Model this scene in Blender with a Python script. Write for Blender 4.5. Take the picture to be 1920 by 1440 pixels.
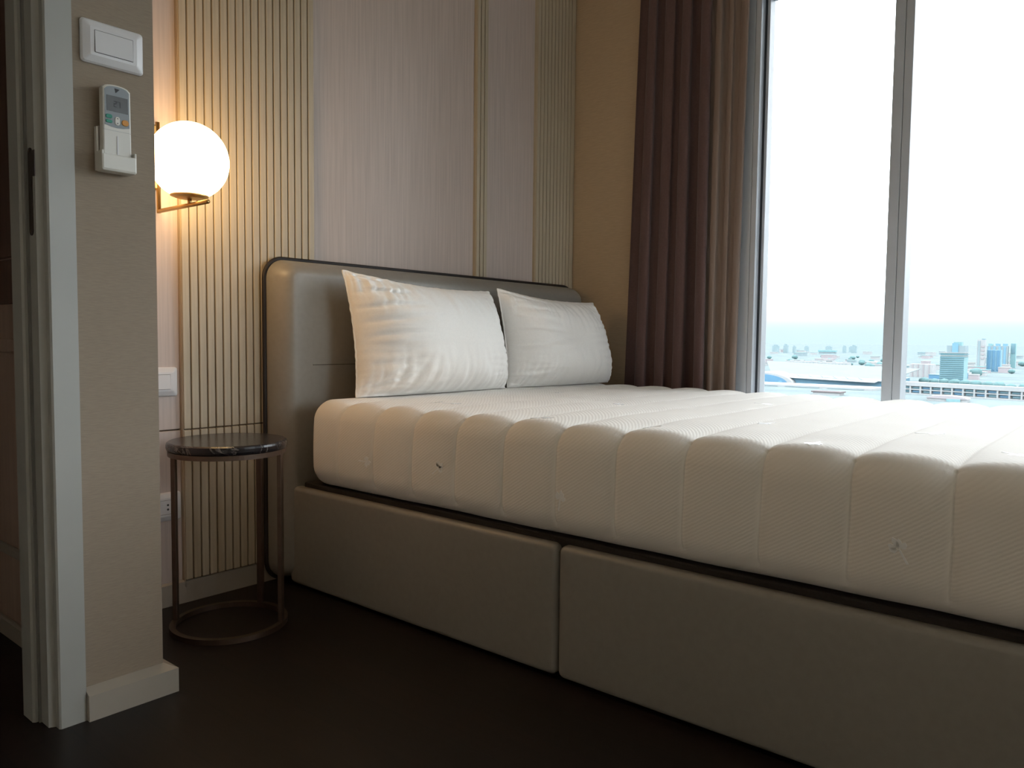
import bpy, bmesh, math, random
from mathutils import Vector, Matrix, noise

for o in list(bpy.data.objects):
    bpy.data.objects.remove(o)
scn = bpy.context.scene
COL = scn.collection
random.seed(7)
PI = math.pi

# ------------------------------------------------------------------ camera
cam_d = bpy.data.cameras.new('camera')
cam = bpy.data.objects.new('camera', cam_d)
COL.objects.link(cam)
YAW, PITCH, ROLL = math.radians(50.0218), math.radians(-3.341), math.radians(0.5912)
fw = Vector((math.sin(YAW)*math.cos(PITCH), math.cos(YAW)*math.cos(PITCH), math.sin(PITCH)))
rt = Vector((math.cos(YAW), -math.sin(YAW), 0))
up = rt.cross(fw)
r2 = math.cos(ROLL)*rt + math.sin(ROLL)*up
u2 = -math.sin(ROLL)*rt + math.cos(ROLL)*up
cam.matrix_world = Matrix(((r2.x, u2.x, -fw.x, 0), (r2.y, u2.y, -fw.y, 0), (r2.z, u2.z, -fw.z, 0.80), (0, 0, 0, 1)))
cam_d.sensor_width = 36.0
cam_d.lens = 1452.84/1920*36.0
cam_d.clip_start = 0.05
cam_d.clip_end = 30000
scn.camera = cam

# ------------------------------------------------------------------ sky (overcast: brighter towards the zenith)
world = bpy.data.worlds.new('overcast_sky')
scn.world = world
world.use_nodes = True
wn, wl = world.node_tree.nodes, world.node_tree.links
wn.clear()
w_out = wn.new('ShaderNodeOutputWorld')
w_bg = wn.new('ShaderNodeBackground')
w_tc = wn.new('ShaderNodeTexCoord')
w_sep = wn.new('ShaderNodeSeparateXYZ')
w_abs = wn.new('ShaderNodeMath'); w_abs.operation = 'ABSOLUTE'
w_ramp = wn.new('ShaderNodeValToRGB')
w_map = wn.new('ShaderNodeMapRange'); w_map.interpolation_type = 'SMOOTHSTEP'
w_map.inputs['From Min'].default_value = 0.012
w_map.inputs['From Max'].default_value = 0.12
w_map.inputs['To Min'].default_value = 0.74      # hazy horizon
w_map.inputs['To Max'].default_value = 5.1       # bright overcast above the haze
wl.new(w_tc.outputs['Generated'], w_sep.inputs[0])
wl.new(w_sep.outputs['Z'], w_abs.inputs[0])
wl.new(w_abs.outputs[0], w_map.inputs['Value'])
wl.new(w_abs.outputs[0], w_ramp.inputs[0])
w_ramp.color_ramp.elements[0].color = (0.72, 0.91, 0.97, 1)
w_ramp.color_ramp.elements[1].color = (0.95, 0.98, 1.0, 1)
w_ramp.color_ramp.elements[1].position = 0.12
wl.new(w_ramp.outputs[0], w_bg.inputs['Color'])
wl.new(w_map.outputs[0], w_bg.inputs['Strength'])
wl.new(w_bg.outputs[0], w_out.inputs['Surface'])

# ------------------------------------------------------------------ exposure
vs = scn.view_settings
vs.view_transform = 'Standard'
vs.look = 'None'
vs.exposure = 0.62
vs.gamma = 1.0
vs.use_curve_mapping = False

# ------------------------------------------------------------------ helpers
def mat(name, color, rough=0.6, metal=0.0, spec=0.5, noise_scale=None, noise_amt=0.1, stretch=(1, 1, 1),
        bump=0.0, bump_dist=0.002, detail=3.0, emit=None, emit_s=0.0, sheen=0.0, coat=0.0):
    m = bpy.data.materials.new(name)
    m.use_nodes = True
    n, l = m.node_tree.nodes, m.node_tree.links
    b = n['Principled BSDF']
    b.inputs['Base Color'].default_value = (*color, 1)
    b.inputs['Roughness'].default_value = rough
    b.inputs['Metallic'].default_value = metal
    b.inputs['Specular IOR Level'].default_value = spec
    b.inputs['Sheen Weight'].default_value = sheen
    b.inputs['Coat Weight'].default_value = coat
    if emit:
        b.inputs['Emission Color'].default_value = (*emit, 1)
        b.inputs['Emission Strength'].default_value = emit_s
    if noise_scale:
        tc = n.new('ShaderNodeTexCoord')
        mp = n.new('ShaderNodeMapping'); mp.inputs['Scale'].default_value = stretch
        nz = n.new('ShaderNodeTexNoise')
        nz.inputs['Scale'].default_value = noise_scale
        nz.inputs['Detail'].default_value = detail
        l.new(tc.outputs['Object'], mp.inputs[0]); l.new(mp.outputs[0], nz.inputs['Vector'])
        rp = n.new('ShaderNodeValToRGB')
        a = 1-noise_amt; c = 1+noise_amt
        rp.color_ramp.elements[0].position = 0.3
        rp.color_ramp.elements[1].position = 0.7
        rp.color_ramp.elements[0].color = (color[0]*a, color[1]*a, color[2]*a, 1)
        rp.color_ramp.elements[1].color = (min(1, color[0]*c), min(1, color[1]*c), min(1, color[2]*c), 1)
        l.new(nz.outputs['Fac'], rp.inputs[0]); l.new(rp.outputs[0], b.inputs['Base Color'])
        if bump:
            bp = n.new('ShaderNodeBump')
            bp.inputs['Strength'].default_value = bump
            bp.inputs['Distance'].default_value = bump_dist
            l.new(nz.outputs['Fac'], bp.inputs['Height']); l.new(bp.outputs[0], b.inputs['Normal'])
    return m

def link(name, me, m=None, parent=None, smooth=False):
    o = bpy.data.objects.new(name, me)
    COL.objects.link(o)
    if m is not None and not me.materials:
        me.materials.append(m)
    if parent is not None:
        o.parent = parent
    if smooth:
        me.polygons.foreach_set('use_smooth', [True]*len(me.polygons))
    return o

def obj(name, bm, m=None, parent=None, smooth=False):
    bmesh.ops.recalc_face_normals(bm, faces=bm.faces)
    me = bpy.data.meshes.new(name)
    bm.to_mesh(me); bm.free()
    return link(name, me, m, parent, smooth)

def box_bm(x0, x1, y0, y1, z0, z1, bev=0.0, seg=2, bm=None):
    b = bmesh.new()
    vs_ = [b.verts.new((x, y, z)) for x in (x0, x1) for y in (y0, y1) for z in (z0, z1)]
    for f in ((0, 1, 3, 2), (4, 6, 7, 5), (0, 4, 5, 1), (2, 3, 7, 6), (0, 2, 6, 4), (1, 5, 7, 3)):
        b.faces.new([vs_[i] for i in f])
    if bev:
        bmesh.ops.bevel(b, geom=list(b.edges), offset=bev, segments=seg, affect='EDGES', profile=0.5)
    if bm is None:
        return b
    me = bpy.data.meshes.new('tmp'); b.to_mesh(me); b.free(); bm.from_mesh(me); bpy.data.meshes.remove(me)
    return bm

def box(name, x0, x1, y0, y1, z0, z1, m, parent=None, bev=0.0, seg=2, smooth=False):
    return obj(name, box_bm(min(x0, x1), max(x0, x1), min(y0, y1), max(y0, y1), min(z0, z1), max(z0, z1), bev, seg), m, parent, smooth)

def prism_bm(pts, z0, z1):
    """extrude an XY outline between two heights"""
    b = bmesh.new()
    lo = [b.verts.new((x, y, z0)) for x, y in pts]
    hi = [b.verts.new((x, y, z1)) for x, y in pts]
    n = len(pts)
    for i in range(n):
        b.faces.new((lo[i], lo[(i+1) % n], hi[(i+1) % n], hi[i]))
    b.faces.new(lo[::-1]); b.faces.new(hi)
    return b

AX = {'-y': lambda u, v, d: (u, -d, v), '-x': lambda u, v, d: (-d, -u, v), '+z': lambda u, v, d: (u, v, d)}

def rr_outline(hw, hh, r, per=8):
    r = min(r, hw*0.999, hh*0.999)
    pts = []
    for cx, cy, a0 in ((hw-r, hh-r, 0), (-hw+r, hh-r, PI/2), (-hw+r, -hh+r, PI), (hw-r, -hh+r, 1.5*PI)):
        for k in range(per+1):
            a = a0 + (PI/2)*k/per
            pts.append((cx+r*math.cos(a), cy+r*math.sin(a)))
    return pts

def loft_bm(rings, axis='-y', org=(0, 0, 0), per=8):
    """rounded-rectangle rings (half width, half height, corner radius, depth) lofted along an axis"""
    b = bmesh.new()
    fn = AX[axis]
    prev = None; first = None
    for hw, hh, r, d in rings:
        ring = [b.verts.new(tuple(Vector(fn(u, v, d)) + Vector(org))) for u, v in rr_outline(hw, hh, r, per)]
        if prev:
            n = len(ring)
            for i in range(n):
                b.faces.new((prev[i], prev[(i+1) % n], ring[(i+1) % n], ring[i]))
        else:
            first = ring
        prev = ring
    b.faces.new(first[::-1]); b.faces.new(prev)
    return b

def roundover(hw, hh, R, depth, r, back=0.0, n=6, bulge=0.0):
    rg = [(hw, hh, R, back)]
    for k in range(n+1):
        a = (PI/2)*k/n
        ins = r*(1-math.cos(a))
        rg.append((hw-ins, hh-ins, max(R-ins, 0.002), depth-r+r*math.sin(a)))
    if bulge:
        m_ = min(hw, hh)
        for t in (0.15, 0.35, 0.6, 0.85):
            ins = r + (m_-r)*t*0.98
            rg.append((hw-ins, hh-ins, max(R-ins, 0.002), depth + bulge*(1-(1-t)**2)))
    return rg

def tube_bm(pts, r, n=8, closed=False, bm=None):
    b = bm or bmesh.new()
    P = [Vector(p) for p in pts]
    rings = []
    N = len(P)
    ref = None
    for i in range(N):
        if closed:
            t = (P[(i+1) % N]-P[i-1]).normalized()
        else:
            t = (P[min(i+1, N-1)]-P[max(i-1, 0)]).normalized()
        if ref is None:
            ref = t.orthogonal().normalized()
        ref = (ref - t*ref.dot(t)).normalized()
        bi = t.cross(ref)
        rings.append([b.verts.new(P[i] + r*(math.cos(2*PI*k/n)*ref + math.sin(2*PI*k/n)*bi)) for k in range(n)])
    for i in range(N if closed else N-1):
        a, c = rings[i], rings[(i+1) % N]
        off = 0
        if closed and i == N-1:
            off = min(range(n), key=lambda s: (c[s].co-a[0].co).length)
        for k in range(n):
            b.faces.new((a[k], a[(k+1) % n], c[(k+1+off) % n], c[(k+off) % n]))
    if not closed:
        b.faces.new(rings[0][::-1]); b.faces.new(rings[-1])
    return b

def lathe_bm(prof, org=(0, 0, 0), n=48):
    b = bmesh.new()
    rings = []
    for r, z in prof:
        if r < 1e-6:
            rings.append([b.verts.new((org[0], org[1], org[2]+z))])
        else:
            rings.append([b.verts.new((org[0]+r*math.cos(2*PI*k/n), org[1]+r*math.sin(2*PI*k/n), org[2]+z)) for k in range(n)])
    for a, c in zip(rings, rings[1:]):
        for k in range(n):
            k2 = (k+1) % n
            if len(a) == 1 and len(c) > 1:
                b.faces.new((a[0], c[k2], c[k]))
            elif len(c) == 1 and len(a) > 1:
                b.faces.new((a[k], a[k2], c[0]))
            elif len(a) > 1:
                b.faces.new((a[k], a[k2], c[k2], c[k]))
    return b

def tag(o, label, cat, group=None):
    o['label'] = label; o['category'] = cat
    if group:
        o['group'] = group
    return o

def thing(name, label, cat, loc=(0, 0, 0), group=None):
    """an Empty at the thing's base; parts are given in world coordinates and keep them"""
    o = bpy.data.objects.new(name, None)
    o.empty_display_size = 0.05
    COL.objects.link(o)
    o.location = loc
    return tag(o, label, cat, group)

def part(o, root):
    o.parent = root
    o.matrix_parent_inverse = Matrix.Translation(-Vector(root.location))
    return o

def struct(o, label=None):
    o['kind'] = 'structure'
    if label:
        o['label'] = label
    return o

# ------------------------------------------------------------------ key planes of the room (metres)
YW = 2.2225      # headboard wall
XW = 3.088       # window wall
YP = 1.687       # wall with the doorway, facing the room
XP = 0.803       # its free end
CEIL = 2.55

# ------------------------------------------------------------------ materials
M_panel = mat('pinkish_wood_veneer', (0.54, 0.455, 0.415), 0.55, noise_scale=9, noise_amt=0.10, stretch=(14, 14, 0.35), bump=0.12, bump_dist=0.001, detail=6)
M_slat = mat('pale_oak_slat', (0.48, 0.41, 0.30), 0.5, noise_scale=8, noise_amt=0.10, stretch=(12, 12, 0.4), bump=0.1, bump_dist=0.001, detail=5)
M_groove = mat('dark_groove_back', (0.13, 0.085, 0.045), 0.7, noise_scale=20, noise_amt=0.1)
M_paper = mat('beige_woven_wallpaper', (0.285, 0.225, 0.168), 0.8, noise_scale=55, noise_amt=0.08, stretch=(1.0, 1.0, 11), bump=0.25, bump_dist=0.001, detail=6)
M_tan = mat('tan_wallpaper', (0.50, 0.385, 0.26), 0.8, noise_scale=25, noise_amt=0.06, stretch=(1, 1, 10), bump=0.2, bump_dist=0.001)
M_rear = mat('light_beige_wall_paint', (0.78, 0.64, 0.49), 0.85, noise_scale=12, noise_amt=0.04)
M_trim = mat('grey_white_trim_paint', (0.36, 0.36, 0.335), 0.42, noise_scale=6, noise_amt=0.03)
M_base = mat('white_skirting_paint', (0.36, 0.32, 0.27), 0.4, noise_scale=6, noise_amt=0.03)
M_ceil = mat('ceiling_paint', (0.84, 0.78, 0.69), 0.9, noise_scale=5, noise_amt=0.02)
M_alu = mat('grey_window_aluminium', (0.46, 0.49, 0.535), 0.45, noise_scale=4, noise_amt=0.03)
M_recess = mat('dark_recess_strip', (0.03, 0.035, 0.045), 0.6, noise_scale=10, noise_amt=0.05)
M_hall = mat('brown_hall_panel', (0.46, 0.33, 0.265), 0.6, noise_scale=8, noise_amt=0.08, stretch=(8, 8, 0.5))
M_halldark = mat('dark_brown_hall_panel', (0.14, 0.083, 0.066), 0.5, noise_scale=8, noise_amt=0.1, stretch=(8, 8, 0.5))
M_uphol = mat('taupe_upholstery', (0.255, 0.237, 0.21), 0.44, spec=0.8, noise_scale=60, noise_amt=0.04, bump=0.08, bump_dist=0.001)
M_black = mat('black_piping', (0.012, 0.008, 0.008), 0.6, noise_scale=60, noise_amt=0.2)
M_darkwood = mat('black_mattress_border', (0.016, 0.011, 0.010), 0.8, noise_scale=200, noise_amt=0.3)
M_pillow = mat('white_cotton_pillow', (0.95, 0.93, 0.90), 0.85, noise_scale=180, noise_amt=0.02, bump=0.05, bump_dist=0.0006, sheen=0.1)
M_thread = mat('white_embroidery', (0.92, 0.92, 0.92), 0.3, noise_scale=200, noise_amt=0.03)
M_stitch = mat('dark_stitch_line', (0.07, 0.06, 0.05), 0.8, noise_scale=60, noise_amt=0.1)
M_brass = mat('brushed_brass', (0.50, 0.33, 0.13), 0.38, metal=1.0, noise_scale=40, noise_amt=0.06)
M_bronze = mat('dark_bronze_frame', (0.15, 0.105, 0.08), 0.42, metal=0.85, noise_scale=40, noise_amt=0.08)
M_strike = mat('dark_bronze_strike', (0.06, 0.045, 0.04), 0.45, metal=0.7, noise_scale=40, noise_amt=0.1)
M_plate = mat('white_switch_plastic', (0.66, 0.65, 0.66), 0.3, noise_scale=8, noise_amt=0.02)
M_rebate = mat('grey_rebate_strip', (0.20, 0.20, 0.19), 0.7, noise_scale=20, noise_amt=0.1)
M_gap = mat('dark_gap', (0.03, 0.03, 0.03), 0.7, noise_scale=20, noise_amt=0.1)
M_remote = mat('remote_white_plastic', (0.66, 0.645, 0.60), 0.4, noise_scale=8, noise_amt=0.02)
M_rface = mat('remote_grey_face', (0.24, 0.265, 0.285), 0.4, noise_scale=8, noise_amt=0.02)
M_lcd = mat('remote_lcd', (0.065, 0.07, 0.072), 0.25, noise_scale=8, noise_amt=0.03)
M_ink = mat('dark_print', (0.02, 0.02, 0.025), 0.5, noise_scale=20, noise_amt=0.1)
M_green = mat('green_button', (0.03, 0.25, 0.18), 0.5, noise_scale=20, noise_amt=0.05)
M_orange = mat('orange_button', (0.62, 0.27, 0.05), 0.5, noise_scale=20, noise_amt=0.05)
M_globe = mat('lit_opal_glass', (0.9, 0.85, 0.75), 0.3, emit=(1.0, 0.64, 0.28), emit_s=8.6)
M_drape = mat('plum_brown_drape', (0.115, 0.066, 0.062), 0.85, noise_scale=120, noise_amt=0.08, bump=0.1, bump_dist=0.001, sheen=0.15)

def floor_material():
    m = mat('dark_walnut_floor', (0.022, 0.013, 0.010), 0.45, spec=0.35)
    n, l = m.node_tree.nodes, m.node_tree.links
    b = n['Principled BSDF']
    tc = n.new('ShaderNodeTexCoord'); mp = n.new('ShaderNodeMapping')
    mp.inputs['Rotation'].default_value = (0, 0, PI/2)
    br = n.new('ShaderNodeTexBrick')
    br.inputs['Scale'].default_value = 1.0
    br.inputs['Brick Width'].default_value = 1.1
    br.inputs['Row Height'].default_value = 0.12
    br.inputs['Mortar Size'].default_value = 0.0015
    br.inputs['Color1'].default_value = (0.0065, 0.004, 0.0032, 1)
    br.inputs['Color2'].default_value = (0.012, 0.0066, 0.005, 1)
    br.inputs['Mortar'].default_value = (0.004, 0.003, 0.003, 1)
    mp2 = n.new('ShaderNodeMapping'); mp2.inputs['Scale'].default_value = (22, 1.2, 22)
    nz = n.new('ShaderNodeTexNoise'); nz.inputs['Scale'].default_value = 3; nz.inputs['Detail'].default_value = 6
    mx = n.new('ShaderNodeMix'); mx.data_type = 'RGBA'; mx.blend_type = 'OVERLAY'
    mx.inputs['Factor'].default_value = 0.6
    l.new(tc.outputs['Object'], mp.inputs[0]); l.new(mp.outputs[0], br.inputs['Vector'])
    l.new(tc.outputs['Object'], mp2.inputs[0]); l.new(mp2.outputs[0], nz.inputs['Vector'])
    l.new(br.outputs['Color'], mx.inputs['A']); l.new(nz.outputs['Fac'], mx.inputs['B'])
    l.new(mx.outputs['Result'], b.inputs['Base Color'])
    return m
M_floor = floor_material()

def mattress_material():
    m = mat('white_knit_mattress', (0.86, 0.82, 0.77), 0.85, sheen=0.1)
    n, l = m.node_tree.nodes, m.node_tree.links
    b = n['Principled BSDF']
    tc = n.new('ShaderNodeTexCoord'); mp = n.new('ShaderNodeMapping')
    mp.inputs['Rotation'].default_value = (math.radians(33), math.radians(25), 0)
    wv = n.new('ShaderNodeTexWave'); wv.wave_type = 'BANDS'; wv.bands_direction = 'Z'
    wv.inputs['Scale'].default_value = 52
    wv.inputs['Distortion'].default_value = 1.2
    wv.inputs['Detail'].default_value = 1
    wv.inputs['Detail Scale'].default_value = 3
    bp = n.new('ShaderNodeBump'); bp.inputs['Strength'].default_value = 0.16; bp.inputs['Distance'].default_value = 0.002
    l.new(tc.outputs['Object'], mp.inputs[0]); l.new(mp.outputs[0], wv.inputs['Vector'])
    l.new(wv.outputs['Fac'], bp.inputs['Height']); l.new(bp.outputs[0], b.inputs['Normal'])
    return m
M_mattress = mattress_material()

def marble_material():
    m = mat('black_marble', (0.012, 0.010, 0.012), 0.22)
    n, l = m.node_tree.nodes, m.node_tree.links
    b = n['Principled BSDF']
    tc = n.new('ShaderNodeTexCoord')
    nz = n.new('ShaderNodeTexNoise'); nz.inputs['Scale'].default_value = 6; nz.inputs['Detail'].default_value = 8; nz.inputs['Distortion'].default_value = 2.5
    rp = n.new('ShaderNodeValToRGB')
    e = rp.color_ramp.elements
    e[0].position = 0.485; e[0].color = (0.010, 0.008, 0.010, 1)
    e[1].position = 0.515; e[1].color = (0.012, 0.010, 0.012, 1)
    mid = e.new(0.5); mid.color = (0.16, 0.14, 0.13, 1)
    l.new(tc.outputs['Object'], nz.inputs['Vector']); l.new(nz.outputs['Fac'], rp.inputs[0]); l.new(rp.outputs[0], b.inputs['Base Color'])
    return m
M_marble = marble_material()

def glass_material():
    m = bpy.data.materials.new('clear_window_glass'); m.use_nodes = True
    n, l = m.node_tree.nodes, m.node_tree.links
    n.clear()
    out = n.new('ShaderNodeOutputMaterial'); mix = n.new('ShaderNodeMixShader')
    tr = n.new('ShaderNodeBsdfTransparent'); tr.inputs[0].default_value = (0.97, 0.99, 1.0, 1)
    gl = n.new('ShaderNodeBsdfGlossy'); gl.inputs['Roughness'].default_value = 0.02
    fr = n.new('ShaderNodeFresnel'); fr.inputs['IOR'].default_value = 1.3
    l.new(fr.outputs[0], mix.inputs[0]); l.new(tr.outputs[0], mix.inputs[1]); l.new(gl.outputs[0], mix.inputs[2])
    l.new(mix.outputs[0], out.inputs['Surface'])
    return m
M_glass = glass_material()

def lining_material():
    m = bpy.data.materials.new('taupe_lining_cloth'); m.use_nodes = True
    n, l = m.node_tree.nodes, m.node_tree.links
    b = n['Principled BSDF']
    b.inputs['Base Color'].default_value = (0.34, 0.26, 0.22, 1)
    b.inputs['Roughness'].default_value = 0.9
    tl = n.new('ShaderNodeBsdfTranslucent'); tl.inputs[0].default_value = (0.40, 0.28, 0.22, 1)
    mix = n.new('ShaderNodeMixShader'); mix.inputs[0].default_value = 0.3
    nz = n.new('ShaderNodeTexNoise'); nz.inputs['Scale'].default_value = 300
    bp = n.new('ShaderNodeBump'); bp.inputs['Strength'].default_value = 0.1; bp.inputs['Distance'].default_value = 0.0008
    l.new(nz.outputs['Fac'], bp.inputs['Height']); l.new(bp.outputs[0], b.inputs['Normal'])
    l.new(b.outputs[0], mix.inputs[1]); l.new(tl.outputs[0], mix.inputs[2])
    l.new(mix.outputs[0], n['Material Output'].inputs['Surface'])
    return m
M_lining = lining_material()

# ================================================================== THE ROOM
struct(box('floor', -1.0, 3.3, -2.7, 3.4, -0.12, 0.0, M_floor))
struct(box('ceiling', -1.0, 3.3, -2.7, 3.4, CEIL, CEIL+0.12, M_ceil))
struct(box('wall_left', -1.0, -0.9, -2.7, 3.4, 0, CEIL, M_rear))
wall_front = struct(box('wall_front', -0.9, 1.6, -2.7, -2.6, 0, CEIL, M_rear))
box('wall_section', 1.6, 3.3, -2.7, -2.6, 0, 0.25, M_rear, wall_front)
box('wall_section', 1.6, 3.3, -2.7, -2.6, 2.30, CEIL, M_rear, wall_front)

# headboard wall: backing, flush veneer panels, raised slat groups with open grooves
wall_back = struct(box('wall_back', 0.80, 3.25, YW+0.012, YW+0.15, 0, CEIL, M_groove))
JOINT = 0.521
BB = 0.066
def hpanel(x0, x1):
    for z0, z1 in ((BB-0.02, JOINT-0.002), (JOINT+0.002, CEIL)):
        box('wood_panel', x0, x1, YW, YW+0.012, z0, z1, M_panel, wall_back, bev=0.0015, seg=1)
SL = 0.017
def slat_group(x0, n, pitch, lower=True):
    gr = 0.0042
    zs = [(JOINT+0.002, CEIL)]
    if lower:
        zs.append((BB+0.004, JOINT-0.002))
    # backing board of the group
    box('slat_backing', x0+0.003, x0+n*pitch-0.002, YW-0.008, YW+0.012, BB-0.02, CEIL, M_groove, wall_back)
    box('slat_edge', x0, x0+0.003, YW-0.0125, YW+0.012, BB-0.02, CEIL, M_slat, wall_back)
    for z0, z1 in zs:
        me = None
        for k in range(n):
            if me is None:
                a = 0 if k == 0 else gr/2
                o = box('slat', gr/2, pitch-gr/2, YW-SL, YW-0.0078, z0, z1, M_slat, wall_back, bev=0.0012, seg=1)
                me = o.data
                o.location = (x0, 0, 0)
            else:
                o = bpy.data.objects.new('slat', me); COL.objects.link(o); o.parent = wall_back
                o.location = (x0+k*pitch, 0, 0)
hpanel(0.80, 1.1225)
slat_group(1.1225, 18, 0.02593)
hpanel(1.1225+18*0.02593, 2.389)
slat_group(2.389, 3, 0.0232)
hpanel(2.389+3*0.0232, 2.787)
slat_group(2.787, 11, 0.0259)
box('wood_panel', 2.787+11*0.0259, XW, YW-0.008, YW+0.012, BB, CEIL, M_slat, wall_back)

def skirting(name, x0, x1, y, h=BB, t=0.016, chamfer=0.012):
    """skirting with chamfered top running along X, projecting towards -Y"""
    b = bmesh.new()
    prof = [(y, 0), (y-t, 0), (y-t, h-chamfer), (y-0.004, h), (y, h)]
    A = [b.verts.new((x0, p, z)) for p, z in prof]; B = [b.verts.new((x1, p, z)) for p, z in prof]
    n = len(prof)
    for i in range(n):
        b.faces.new((A[i], A[(i+1) % n], B[(i+1) % n], B[i]))
    b.faces.new(A[::-1]); b.faces.new(B)
    return struct(obj(name, b, M_base))
skirting('baseboard_back', 0.81, 3.08, YW-0.0005, h=0.068, t=0.012, chamfer=0.004)

# window wall pieces (opening Y -1.30..1.43, Z 0.10..2.24)
wall_right = struct(box('wall_right', XW, XW+0.17, 1.43, 2.40, 0, CEIL, M_tan))
box('wall_section', XW, XW+0.17, -2.6, -2.40, 0, CEIL, M_tan, wall_right)
box('wall_section', XW, XW+0.17, -2.40, 1.43, 0, 0.10, M_tan, wall_right)
box('wall_section', XW, XW+0.17, -2.40, 1.43, 2.24, CEIL, M_tan, wall_right)

# ---- window: fixed frame, sashes, mullions, panes
win = struct(box('window_1', 3.062, 3.15, -2.40, 1.43, 2.176, 2.24, M_alu, bev=0.002, seg=1), 'wide grey aluminium window beside the bed, looking over a hazy city')
box('sill', 3.04, 3.16, -2.40, 1.43, 0.08, 0.13, M_alu, win, bev=0.003, seg=1)
box('frame_post', 3.060, 3.155, 1.3095, 1.43, 0.13, 2.176, M_alu, win, bev=0.002, seg=1)
box('frame_post', 3.060, 3.100, 1.286, 1.3080, 0.13, 2.176, M_alu, win, bev=0.0015, seg=1)
box('recess_strip', 3.098, 3.150, 1.279, 1.3085, 0.13, 2.176, M_recess, win)  # near-black strip filling the recess between post and sash
box('sash_stile', 3.100, 3.152, 1.2665, 1.2785, 0.13, 2.176, M_alu, win, bev=0.0015, seg=1)
def mullion(y0, y1):
    mid = y0+(y1-y0)*0.44
    box('mullion', 3.070, 3.150, y0, mid-0.0008, 0.13, 2.176, M_alu, win, bev=0.0012, seg=1)
    box('mullion', 3.070, 3.150, mid+0.0008, y1, 0.13, 2.176, M_alu, win, bev=0.0012, seg=1)
mullion(0.727, 0.792)
mullion(-0.31, -0.245)  # from here on the window run is unseen, lengthened to admit more daylight
mullion(-1.36, -1.295)
box('sash_stile', 3.070, 3.152, -2.40, -2.34, 0.13, 2.176, M_alu, win, bev=0.0015, seg=1)
for y0, y1 in ((0.79, 1.27), (-0.247, 0.729), (-1.295, -0.308), (-2.342, -1.358)):
    box('pane', 3.1445, 3.1495, y0, y1, 0.128, 2.178, M_glass, win)

# unseen window added at the foot end to bring in more daylight
win2 = struct(box('added_window', 1.6, 3.09, -2.66, -2.58, 2.24, 2.30, M_alu, bev=0.002, seg=1), 'unseen window added at the foot end of the room for daylight')
box('sill', 1.6, 3.09, -2.68, -2.56, 0.25, 0.30, M_alu, win2, bev=0.003, seg=1)
for x in (1.6, 2.32, 3.03):
    box('mullion', x, x+0.06, -2.66, -2.58, 0.30, 2.24, M_alu, win2, bev=0.0015, seg=1)
for x0, x1 in ((1.655, 2.325), (2.375, 3.035)):
    box('pane', x0, x1, -2.640, -2.635, 0.298, 2.242, M_glass, win2)

# ---- wall with the doorway (pier on its right) and the partition behind it
pier = struct(box('wall_pier', 0.6365, XP, YP, YP+0.113, 0, CEIL, M_paper), 'beige papered wall end between the doorway and the bed alcove')
wall_door = struct(box('wall_door', -0.9, 0.6365, YP, YP+0.113, 2.10, CEIL, M_paper))
box('wall_section', -0.9, -0.32, YP, YP+0.113, 0, 2.10, M_paper, wall_door)
HX = 0.693
wall_hall = struct(box('wall_hall', HX, XP-0.002, YP+0.113, 3.4, 0, CEIL, M_hall))
box('dark_panel', HX-0.010, HX, 1.85, 3.3, 0.99, 2.4, M_halldark, wall_hall, bev=0.002, seg=1)
box('dark_panel', HX-0.010, HX, 1.85, 3.3, 0.874, 0.985, M_halldark, wall_hall, bev=0.002, seg=1)
box('chair_rail', HX-0.016, HX, 1.81, 3.3, 0.752, 0.786, M_hall, wall_hall, bev=0.005, seg=2)
box('panel_rail', HX-0.012, HX, 1.81, 3.3, 0.224, 0.248, M_base, wall_hall, bev=0.004, seg=2)
struct(box('baseboard_hall', HX-0.014, HX, 1.81, 3.3, 0, 0.050, M_base, bev=0.004, seg=1))
struct(box('wall_hall_end', -0.9, HX, 3.3, 3.4, 0, CEIL, M_hall))

# pier skirting: chamfered, returns round the free end
def pier_skirting():
    b = bmesh.new()
    t, h, ch = 0.024, 0.066, 0.012
    def ring(off, z):
        return [b.verts.new((0.637, YP-off, z)), b.verts.new((XP+off, YP-off, z)), b.verts.new((XP+off, YP+0.113, z)), b.verts.new((XP, YP+0.113, z)), b.verts.new((0.637, YP+0.0, z))]
    r0, r1, r2_ = ring(t, 0), ring(t, h-ch), ring(0.001, h)
    for a, c in ((r0, r1), (r1, r2_)):
        for i in range(5):
            b.faces.new((a[i], a[(i+1) % 5], c[(i+1) % 5], c[i]))
    b.faces.new(r0[::-1]); b.faces.new(r2_)
    return struct(obj('baseboard_pier', b, M_base))
pier_skirting()

# door frame: casing, rebate and stop in one moulded section
door_prof = [(0.6365, YP-0.012), (0.5885, YP-0.012), (0.5850, YP-0.0085), (0.5850, YP+0.008), (0.5735, YP+0.014), (0.5735, YP+0.058),
             (0.5640, YP+0.058), (0.5600, YP+0.062), (0.5600, YP+0.113), (0.6365, YP+0.113)]
door = struct(obj('door_1', prism_bm(door_prof, 0, 2.10), M_trim), 'grey-white painted door frame at the left edge, with a dark strike plate')
box('frame_head', -0.32, 0.5735, YP-0.012, YP+0.113, 2.05, 2.10, M_trim, door)
box('frame_jamb', -0.32, -0.27, YP-0.012, YP+0.113, 0, 2.05, M_trim, door)
box('rebate_strip', 0.5690, 0.5740, YP+0.0505, YP+0.0575, 0, 2.05, M_rebate, door)  # narrow grey strip along the rebate corner
strike = obj('strike_plate', loft_bm(roundover(0.0100, 0.0855, 0.0098, 0.0016, 0.0008, n=2), '-x', (0.5736, YP+0.0365, 1.0795)), M_strike, door)
strike['label'] = 'dark bronze strike plate'
box('lip', 0.5722, 0.5736, YP+0.012, YP+0.028, 1.108, 1.158, M_strike, strike)
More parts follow.
